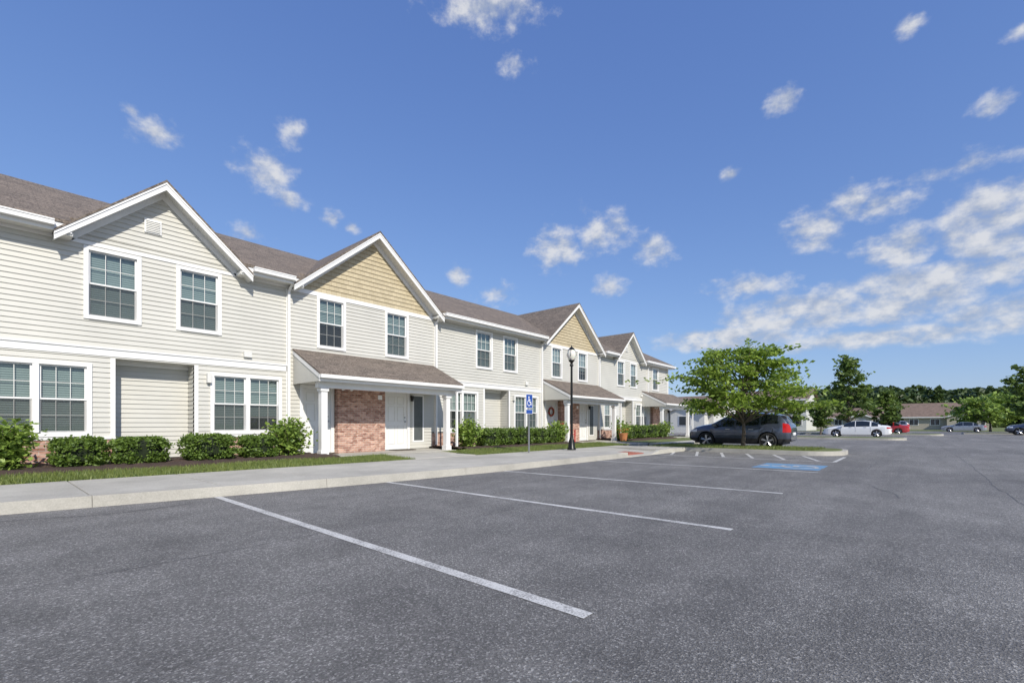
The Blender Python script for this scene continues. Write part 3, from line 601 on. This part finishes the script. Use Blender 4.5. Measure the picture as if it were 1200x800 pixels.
# ---------------------------------------------------------------- background buildings
simple('house_wall',(.42,.38,.30),.7); simple('house_white',(.60,.59,.55),.6); simple('roof_far',(.19,.135,.105),.9,0,.25,2)
def ranch(name,x,y0,y1,depth,h,rh,gab,wall='house_wall'):
    e=empty(name); B=MB(); W=MB(); Rf=MB()
    siding(B,y0,y1,0,h,lambda u,o,z:(x+o,u,z),(),.2,wall); B.box(x+.01,x+depth,y0,y1,0,h,wall)
    xm=x+depth/2; ov=.5
    Rf.poly([(x-ov,y0-ov,h-.1),(x-ov,y1+ov,h-.1),(xm,y1+ov,h+rh),(xm,y0-ov,h+rh)],'roof_far'); Rf.poly([(x+depth+ov,y0-ov,h-.1),(xm,y0-ov,h+rh),(xm,y1+ov,h+rh),(x+depth+ov,y1+ov,h-.1)],'roof_far')
    for yy in (y0,y1): B.poly([(x,yy,h),(x+depth,yy,h),(xm,yy,h+rh)],wall)
    W.box(x-ov-.05,x-ov+.02,y0-ov,y1+ov,h-.28,h-.08,'white_trim')
    n=max(2,int((y1-y0)/3))
    for k in range(n):
        yc=y0+(k+.5)*(y1-y0)/n
        if k%3==1: W.box(x-.06,x-.02,yc-.5,yc+.5,0,2.1,'white_door')
        else:
            W.box(x-.06,x-.02,yc-.75,yc+.75,.9,2.2,'white_trim'); W.box(x-.09,x-.065,yc-.65,yc-.04,1.0,2.1,'car_glass'); W.box(x-.09,x-.065,yc+.04,yc+.65,1.0,2.1,'car_glass')
    for gy,gw in gab:
        zz=h+gw*.45; xf=x-1.5
        B.box(xf,x+.005,gy-gw,gy+gw,0,h,wall); B.poly([(xf,gy-gw,h),(xf,gy+gw,h),(xf,gy,zz)],wall)
        Rf.poly([(xf-.4,gy-gw-.4,h-.15),(xf-.4,gy,zz+.05),(xm,gy,zz+.05),(xm,gy-gw-.4,h-.15)],'roof_far'); Rf.poly([(xf-.4,gy+gw+.4,h-.15),(xm,gy+gw+.4,h-.15),(xm,gy,zz+.05),(xf-.4,gy,zz+.05)],'roof_far')
        for sg in (-1,1): W.hexa([(xf-.42,gy,zz-.2),(xf-.42,gy+sg*(gw+.4),h-.4),(xf-.38,gy+sg*(gw+.4),h-.4),(xf-.38,gy,zz-.2)],[(xf-.42,gy,zz+.04),(xf-.42,gy+sg*(gw+.4),h-.16),(xf-.38,gy+sg*(gw+.4),h-.16),(xf-.38,gy,zz+.04)],'white_trim')
        W.box(xf-.05,xf-.01,gy-.8,gy+.8,.9,2.2,'white_trim'); W.box(xf-.08,xf-.055,gy-.7,gy+.7,1,2.1,'car_glass')
    B.obj('walls',e); W.obj('windows_and_trim',e); Rf.obj('roof',e)
ranch('ranch_house',128,-11,2,9,2.7,2.9,[(-7,2.4)]); ranch('ranch_house',126,5,18,9,2.6,2.2,[(9,2)]); ranch('ranch_house',135,-34,-20,9,2.6,2.2,[(-24,2.2)]); ranch('ranch_house',120,-60,-44,9,2.7,2.3,[(-50,2.4)])
ranch('community_garage',60,19.0,31,14,2.7,2.4,[(22,2.4)],'house_white')
def apt(name,x,y0,y1,d,st,wall='house_white'):
    e=empty(name); B=MB(); h=st*2.8; siding(B,y0,y1,0,h,lambda u,o,z:(x+o,u,z),(),.2,wall); B.box(x+.01,x+d,y0,y1,0,h,wall); Rf=MB(); W=MB(); xm=x+d/2
    Rf.poly([(x-.5,y0-.5,h-.1),(x-.5,y1+.5,h-.1),(xm,y1+.5,h+2),(xm,y0-.5,h+2)],'roof_far'); Rf.poly([(x+d+.5,y0-.5,h-.1),(xm,y0-.5,h+2),(xm,y1+.5,h+2),(x+d+.5,y1+.5,h-.1)],'roof_far')
    for yy in (y0,y1): B.poly([(x,yy,h),(x+d,yy,h),(xm,yy,h+2)],wall)
    n=int((y1-y0)/2.2)
    for s_ in range(st):
        for k in range(n):
            yc=y0+(k+.5)*(y1-y0)/n; z=s_*2.8+.9; W.box(x-.06,x-.02,yc-.55,yc+.55,z,z+1.4,'white_trim'); W.box(x-.09,x-.065,yc-.45,yc+.45,z+.1,z+1.3,'car_glass')
        W.box(x-.05,x-.02,y0,y1,s_*2.8-.05+.1,s_*2.8+.15,'white_trim')
    W.box(x-.55,x-.48,y0-.5,y1+.5,h-.28,h-.08,'white_trim')
    B.obj('walls',e); W.obj('windows_and_trim',e); Rf.obj('roof',e)
apt('distant_apartment_building',95,14.5,26,11,2)
# ---------------------------------------------------------------- cars
def car(name,loc,rz,kind,paint):
    e=empty(name,loc,rz)
    if kind=='suv':
        L=2.22; top=([-2.22,-2.18,-2.08,-1.85,-1.6,-.9,-.1,.35,1.12,1.55,1.92,2.12,2.22],[.9,1.08,1.22,1.5,1.585,1.645,1.64,1.57,1.14,1.07,.97,.84,.62]); belt=([-2.22,-1.9,-1.2,0,1.2,2.22],[1.1,1.16,1.1,1.02,.96,.8]); wx=1.33; wr=.355; W=.925; roofz=1.6; ws=(.4,1.12); rw=(-2.1,-1.82); sd=(-1.72,.9); zbot=.27; clad=.46
    else:
        L=2.35; top=([-2.35,-2.3,-2.1,-1.75,-1.1,-.5,.0,.35,1.05,1.5,2.0,2.25,2.35],[.7,.93,1.0,1.04,1.36,1.44,1.43,1.37,1.0,.93,.82,.7,.5]); belt=([-2.35,-1.5,0,1.1,2.35],[.85,.93,.9,.87,.7]); wx=1.4; wr=.32; W=.9; roofz=1.4; ws=(.35,1.02); rw=(-1.75,-1.15); sd=(-1.5,.85); zbot=.2; clad=.24
    X=np.unique(np.round(np.concatenate([np.arange(-L,L+.001,.05),[wx-wr-.055,wx+wr+.055,-wx-wr-.055,-wx+wr+.055]]),4))
    B=MB(); rings=[]
    for x in X:
        zt=float(np.interp(x,*top)); zb_=min(zt-.03,float(np.interp(x,*belt))); w=W*float(np.interp(abs(x),[0,1.2,L-.4,L-.15,L],[1,.995,.95,.88,.74]))
        zb=float(np.interp(abs(x),[0,L-.35,L],[zbot,zbot,zbot+.12]))
        for c in (-wx,wx):
            if abs(x-c)<wr+.05: zb=max(zb,wr+math.sqrt((wr+.05)**2-(x-c)**2))
        k=max(0,min(1,(zt-zb_)/(roofz-1.0))); wt=w*(.93-.21*k)
        z2=max(zb+.01,clad); z3=max(z2+.01,min(.74,zb_-.02)); z4=max(z3+.01,zb_)
        half=[(0,zb),(w*.93,zb),(w*.985,z2),(w*1.0,z3),(w*.965,z4),(wt,max(z4+.005,zt-.05)),(wt*.8,zt-.008+.0),(0,zt+.012)]
        rings.append([(x,-p[0],p[1]) for p in half]+[(x,p[0],p[1]) for p in half[::-1][1:-1]])
    n=len(rings[0])
    for i in range(len(X)-1):
        xm=(X[i]+X[i+1])/2
        for j in range(n):
            k=j if j<7 else 13-j
            mat=paint
            if k==0: mat='black_plastic'
            elif k==1: mat='black_plastic' if kind=='suv' else paint
            elif k==4 and sd[0]<xm<sd[1] and not any(abs(xm-c)<.045 for c in (0.02,-1.0)): mat='car_glass'
            elif k in(5,6) and (ws[0]<xm<ws[1] or rw[0]<xm<rw[1]) : mat='car_glass'
            elif k==3 and xm<-L+.3: mat='tail_red'
            elif k==3 and xm>L-.42 : mat='head_lens'
            a,b2=rings[i],rings[i+1]; j2=(j+1)%n
            B.poly([a[j],b2[j],b2[j2],a[j2]],mat)
    B.poly(rings[0],paint); B.poly(rings[-1][::-1],'black_plastic')
    B.obj('body',e,smooth=32)
    D=MB()
    for c in (-wx,wx): D.box(c-wr-.06,c+wr+.06,-W*.8,W*.8,zbot-.02,wr*2+.0,'black_plastic')
    D.box(-L+.3,L-.3,-W*.8,W*.8,.2,.3,'black_plastic')
    for sg in (-1,1):
        D.box(.82,1.0,sg*(W+.0)-.0 if sg>0 else -W-.17,sg*W+.17 if sg>0 else -W,1.0 if kind=='suv' else .93,1.13 if kind=='suv' else 1.05,paint)
        for hx in (.35,-.65): D.box(hx-.1,hx+.1,*(sorted((sg*(W*.985),sg*(W*1.015)))),.86,.885,'alloy' if kind=='suv' else paint)
        for hx in (.02,-1.0,1.05): D.box(hx-.004,hx+.004,*(sorted((sg*(W*.99),sg*(W*1.003)))),.46,.92,'black_plastic')
        if kind=='suv': D.box(-1.5,.2,sg*.58-.02,sg*.58+.02,1.66,1.7,'alloy')
    D.box(-L-.02,-L+.03,-.26,.26,.62,.74,'sign_white'); D.box(L-.02,L+.015,-.6,.6,.42,.6,'black_plastic')
    if kind=='suv': D.box(-2.1,-1.85,-.55,.55,1.53,1.57,paint)
    D.obj('fittings',e,bevel=.015)
    T=MB()
    for c in (-wx,wx):
        for sg in (-1,1):
            yo=sg*W*.985; yi=sg*(W*.985-.22)
            T.tube((c,yi,wr),(c,yi+sg*.02,wr),wr-.03,wr,'tyre',28); T.tube((c,yi+sg*.02,wr),(c,yo-sg*.025,wr),wr,wr,'tyre',28,False); T.tube((c,yo-sg*.025,wr),(c,yo,wr),wr,wr-.03,'tyre',28,False)
            T.tube((c,yo-sg*.02,wr),(c,yo,wr),wr*.66,wr-.03,'tyre',28,False)
            T.tube((c,yo-sg*.06,wr),(c,yo-sg*.05,wr),wr*.72,wr*.72,'black_plastic',24); T.tube((c,yo-sg*.055,wr),(c,yo+sg*.002,wr),wr*.72,wr*.68,'alloy',28,False)
            T.tube((c,yo-sg*.05,wr),(c,yo-sg*.005,wr),.06,.045,'alloy',12)
            for k in range(5):
                for dd in (-.13,.13):
                    a=k*2*math.pi/5+dd+.3; T.tube((c+.05*math.cos(a),yo-sg*.022,wr+.05*math.sin(a)),(c+wr*.7*math.cos(a),yo-sg*.012,wr+wr*.7*math.sin(a)),.022,.02,'alloy',6)
    T.obj('wheels',e,smooth=40)
    return e
car('parked_suv',(24.05,6.35,0),math.pi/2,'suv','car_slate')
car('parked_car',(50,3.9,0),math.pi/2,'sedan','car_white'); car('parked_car',(67,2.9,0),math.pi/2,'sedan','car_red') 
car('parked_car',(98,3,0),math.pi/2,'suv','car_silver'); car('parked_car',(92,-5.0,0),math.pi/2,'sedan','car_silver'); car('parked_car',(70,-9.6+.4,0),math.pi/2,'suv','car_slate')
# ---------------------------------------------------------------- lamp, sign, porch things
e=empty('street_lamp',(14.5,9.67,ZS)); B=MB()
B.lathe((0,0,0),[(.16,0),(.16,.06),(.13,.1),(.11,.32),(.075,.42),(.055,.55),(.05,.6)],'black_metal',20)
B.lathe((0,0,0),[(.05,.6),(.04,3.1),(.07,3.12),(.07,3.16),(.045,3.2),(.06,3.26),(.11,3.3),(.11,3.33)],'black_metal',16)
B.obj('lamp_post',e,smooth=40)
G=MB(); G.lathe((0,0,0),[(.09,3.33),(.15,3.42),(.17,3.52),(.155,3.62),(.11,3.71),(.06,3.76),(.0,3.79)],'lamp_globe',20); G.obj('acorn_globe',e,smooth=60)
H=MB(); H.lathe((0,0,0),[(.115,3.705),(.125,3.72),(.07,3.79),(.02,3.83),(.015,3.88),(.0,3.9)],'black_metal',16); 
for k in range(4):
    a=k*math.pi/2+.4; H.tube((.1*math.cos(a),.1*math.sin(a),3.33),(.178*math.cos(a),.178*math.sin(a),3.52),.008,.008,'black_metal',6)
    H.tube((.178*math.cos(a),.178*math.sin(a),3.52),(.12*math.cos(a),.12*math.sin(a),3.71),.008,.008,'black_metal',6)
H.obj('lamp_cap',e,smooth=40)
e=empty('accessible_parking_sign',(12.15,9.8,ZS),math.radians(-8)); B=MB()
B.box(-.025,.025,.0,.03,-.1,1.95,'grey_metal'); B.box(-.15,.15,-.008,-.002,1.5,1.96,'sign_white'); B.box(-.14,.14,-.011,-.0085,1.51,1.95,'blue_sign')
B.box(-.15,.15,-.008,-.002,1.3,1.45,'sign_white'); B.box(-.14,.14,-.011,-.0085,1.31,1.44,'blue_sign')
isa(B,lambda u,v:(u*.27,-.014,1.72+v*.33),'sign_white')
B.obj('sign_panel_and_post',e)
def chair(x,y,rz):
    e=empty('red_porch_chair',(x,y,.18),rz); B=MB()
    B.box(-.27,.27,-.25,.25,.38,.42,'red_paint')
    for sx in (-.27,.27):
        for sy in (-.25,.22): B.box(sx-.025,sx+.025,sy-.025,sy+.025,0,.6 if sy<0 else .38,'red_paint')
        B.box(sx-.05,sx+.05,-.28,.25,.6,.63,'red_paint')
    for k in range(5): B.hexa([(-.25+k*.105,.22,.4),(-.17+k*.105,.22,.4),(-.17+k*.105,.25,.4),(-.25+k*.105,.25,.4)],[(-.25+k*.105,.34,.98),(-.17+k*.105,.34,.98),(-.17+k*.105,.37,.98),(-.25+k*.105,.37,.98)],'red_paint')
    B.obj('chair_frame',e)
chair(20.1,13.6,.2)
e=empty('door_wreath',(19.4,YW-.02,1.75)); B=MB()
for k in range(20):
    a=k*math.pi/10; b2=(k+1)*math.pi/10; B.tube((.2*math.cos(a),0,.2*math.sin(a)),(.2*math.cos(b2),0,.2*math.sin(b2)),.05,.05,'red_paint' if k%3 else 'leaf_mid',6)
B.obj('wreath_ring',e)
def pot(x,y,z=.18,s=1):
    e=empty('flower_pot',(x,y,z)); B=MB(); B.lathe((0,0,0),[(.0,0),(.14*s,0),(.2*s,.3*s),(.22*s,.3*s),(.22*s,.35*s),(.18*s,.35*s),(0,.3*s)],'terracotta',16); B.obj('pot',e,smooth=40)
    C=rng.normal(size=(300,3))*np.array([.13,.13,.1])*s+np.array([0,0,.47*s]); quads_obj('foliage',C,.035,'leaf_light',e,.3); quads_obj('blooms',C[:60]*np.array([1,1,1.1]),.03,'orange_flower',e,.3)
pot(23.4,12.2,.2,1.2)
# ---------------------------------------------------------------- world
el=math.radians(37)
S=Vector((-.34,-.94,0)).normalized()*math.cos(el)+Vector((0,0,math.sin(el)))
sun=bpy.data.lights.new('sun','SUN'); sun.energy=4.6; sun.angle=math.radians(.5); sun.color=(1,.945,.85)
so=bpy.data.objects.new('sun',sun); so.rotation_euler=S.to_track_quat('Z','Y').to_euler(); so.location=(0,0,30); scene.collection.objects.link(so)
w=bpy.data.worlds.new('World'); scene.world=w; w.use_nodes=True; nt=w.node_tree; bg=nt.nodes['Background']
sky=N(nt,'ShaderNodeTexSky',sky_type='NISHITA'); sky.sun_disc=False; sky.sun_elevation=el; sky.sun_rotation=math.atan2(S.x,S.y); sky.air_density=1.0; sky.dust_density=.6; sky.ozone_density=3.0
tc=N(nt,'ShaderNodeTexCoord'); sp=N(nt,'ShaderNodeSeparateXYZ'); nt.links.new(tc.outputs['Generated'],sp.inputs[0])
azn=math_(nt,'ARCTAN2',sp.outputs[1],sp.outputs[0]); eln=math_(nt,'ARCSINE',sp.outputs[2])
cb=N(nt,'ShaderNodeCombineXYZ'); nt.links.new(azn,cb.inputs[0]); nt.links.new(eln,cb.inputs[1])
def azel(px,py):
    d=Fv*FPX+Rv*(px-600)+Vector((0,0,HOR-py)); return math.atan2(d.y,d.x),math.atan2(d.z,math.hypot(d.x,d.y))
clouds=[(572,2,76,46,1.1),(180,155,42,24,.8),(155,130,14,12,.65),(342,152,20,26,.9),(312,200,40,32,1.05),(340,235,24,16,.8),(390,256,16,16,.9),(412,266,12,10,.8),(290,274,28,16,.7),(538,324,18,18,1.0),(580,345,28,15,.7),
(652,290,34,34,1.1),(705,272,40,34,.9),(765,292,30,24,.95),(715,335,22,20,.85),(918,119,26,20,1.1),(1068,30,24,18,.7),(1170,120,34,18,.75),(1197,35,22,12,.7),(858,205,16,10,.8),(998,238,28,28,1.1),(955,270,46,34,1.0),(1035,240,60,22,.85),
(1170,262,100,60,1.7),(1060,290,70,34,1.1),(1225,260,100,80,1.8),(1045,348,130,40,1.7),(930,368,110,30,1.5),(850,397,110,18,1.4),(1180,368,110,30,1.4),(880,335,60,20,.85),(1130,322,110,30,1.3),(605,75,22,16,.6),(1110,200,120,16,.55),(1050,394,220,16,1.1)]
tot=None
for px,py,rx,ry,wt in clouds:
    a,e_=azel(px,py); a1,_=azel(px-rx,py); a2,_=azel(px+rx,py); _,e1=azel(px,py-ry); _,e2=azel(px,py+ry)
    ra=abs(a1-a2)/2; re=abs(e1-e2)/2
    s1=N(nt,'ShaderNodeVectorMath',operation='SUBTRACT'); nt.links.new(cb.outputs[0],s1.inputs[0]); s1.inputs[1].default_value=(a,e_,0)
    s2=N(nt,'ShaderNodeVectorMath',operation='MULTIPLY'); nt.links.new(s1.outputs[0],s2.inputs[0]); s2.inputs[1].default_value=(1/ra,1/re,0)
    s3=N(nt,'ShaderNodeVectorMath',operation='LENGTH'); nt.links.new(s2.outputs[0],s3.inputs[0])
    m_=math_(nt,'MULTIPLY_ADD',s3.outputs['Value'],-wt,wt)
    tot=m_ if tot is None else math_(nt,'MAXIMUM',tot,m_)
tot=math_(nt,'MINIMUM',math_(nt,'MAXIMUM',tot,-.7),.72)
mp=N(nt,'ShaderNodeMapping'); mp.inputs['Scale'].default_value=(1,1.5,1); nt.links.new(cb.outputs[0],mp.inputs[0])
n1=N(nt,'ShaderNodeTexNoise'); n1.inputs['Scale'].default_value=20; n1.inputs['Detail'].default_value=9; n1.inputs['Roughness'].default_value=.6; nt.links.new(mp.outputs[0],n1.inputs['Vector'])
dens=math_(nt,'ADD',tot,math_(nt,'MULTIPLY_ADD',n1.outputs['Fac'],2.3,-1.15))
mr=N(nt,'ShaderNodeMapRange',interpolation_type='SMOOTHSTEP'); nt.links.new(dens,mr.inputs[0]); mr.inputs[1].default_value=.0; mr.inputs[2].default_value=1.0; mr.inputs[4].default_value=.88
mp3=N(nt,'ShaderNodeMapping'); mp3.inputs['Scale'].default_value=(1,1.5,1); mp3.inputs['Location'].default_value=(0,.035,0); nt.links.new(cb.outputs[0],mp3.inputs[0])
n3=N(nt,'ShaderNodeTexNoise'); n3.inputs['Scale'].default_value=20; n3.inputs['Detail'].default_value=6; n3.inputs['Roughness'].default_value=.55; nt.links.new(mp3.outputs[0],n3.inputs['Vector'])
dif=math_(nt,'SUBTRACT',n1.outputs['Fac'],n3.outputs['Fac'])
sh=math_(nt,'MULTIPLY_ADD',dif,1.6,.5,clamp=True)
cc=ramp(nt,sh,[(.25,(3.3,3.7,4.5)),(.75,(5.8,5.85,6.0))])
sc=N(nt,'ShaderNodeSeparateColor'); nt.links.new(sky.outputs[0],sc.inputs[0]); c3=N(nt,'ShaderNodeCombineColor')
for i,(gm,k) in enumerate(((.75,1.08),(.68,1.38),(.47,2.65))):
    nt.links.new(math_(nt,'MULTIPLY',math_(nt,'POWER',sc.outputs[i],gm),k),c3.inputs[i])
col=mixc(nt,mr.outputs[0],c3.outputs[0],cc)
nt.links.new(col,bg.inputs['Color']); bg.inputs['Strength'].default_value=.13
# ---------------------------------------------------------------- camera
cam=bpy.data.cameras.new('cam'); cam.lens=FPX/1200*36; cam.sensor_width=36; cam.shift_y=(HOR-400)/1200; cam.clip_end=4000; cam.clip_start=.05
co=bpy.data.objects.new('camera',cam); co.location=(0,0,CAMZ); co.rotation_euler=(math.radians(90),0,ANG-math.pi/2); scene.collection.objects.link(co); scene.camera=co
scene.view_settings.view_transform='Standard'; scene.view_settings.look='None'; scene.view_settings.exposure=0
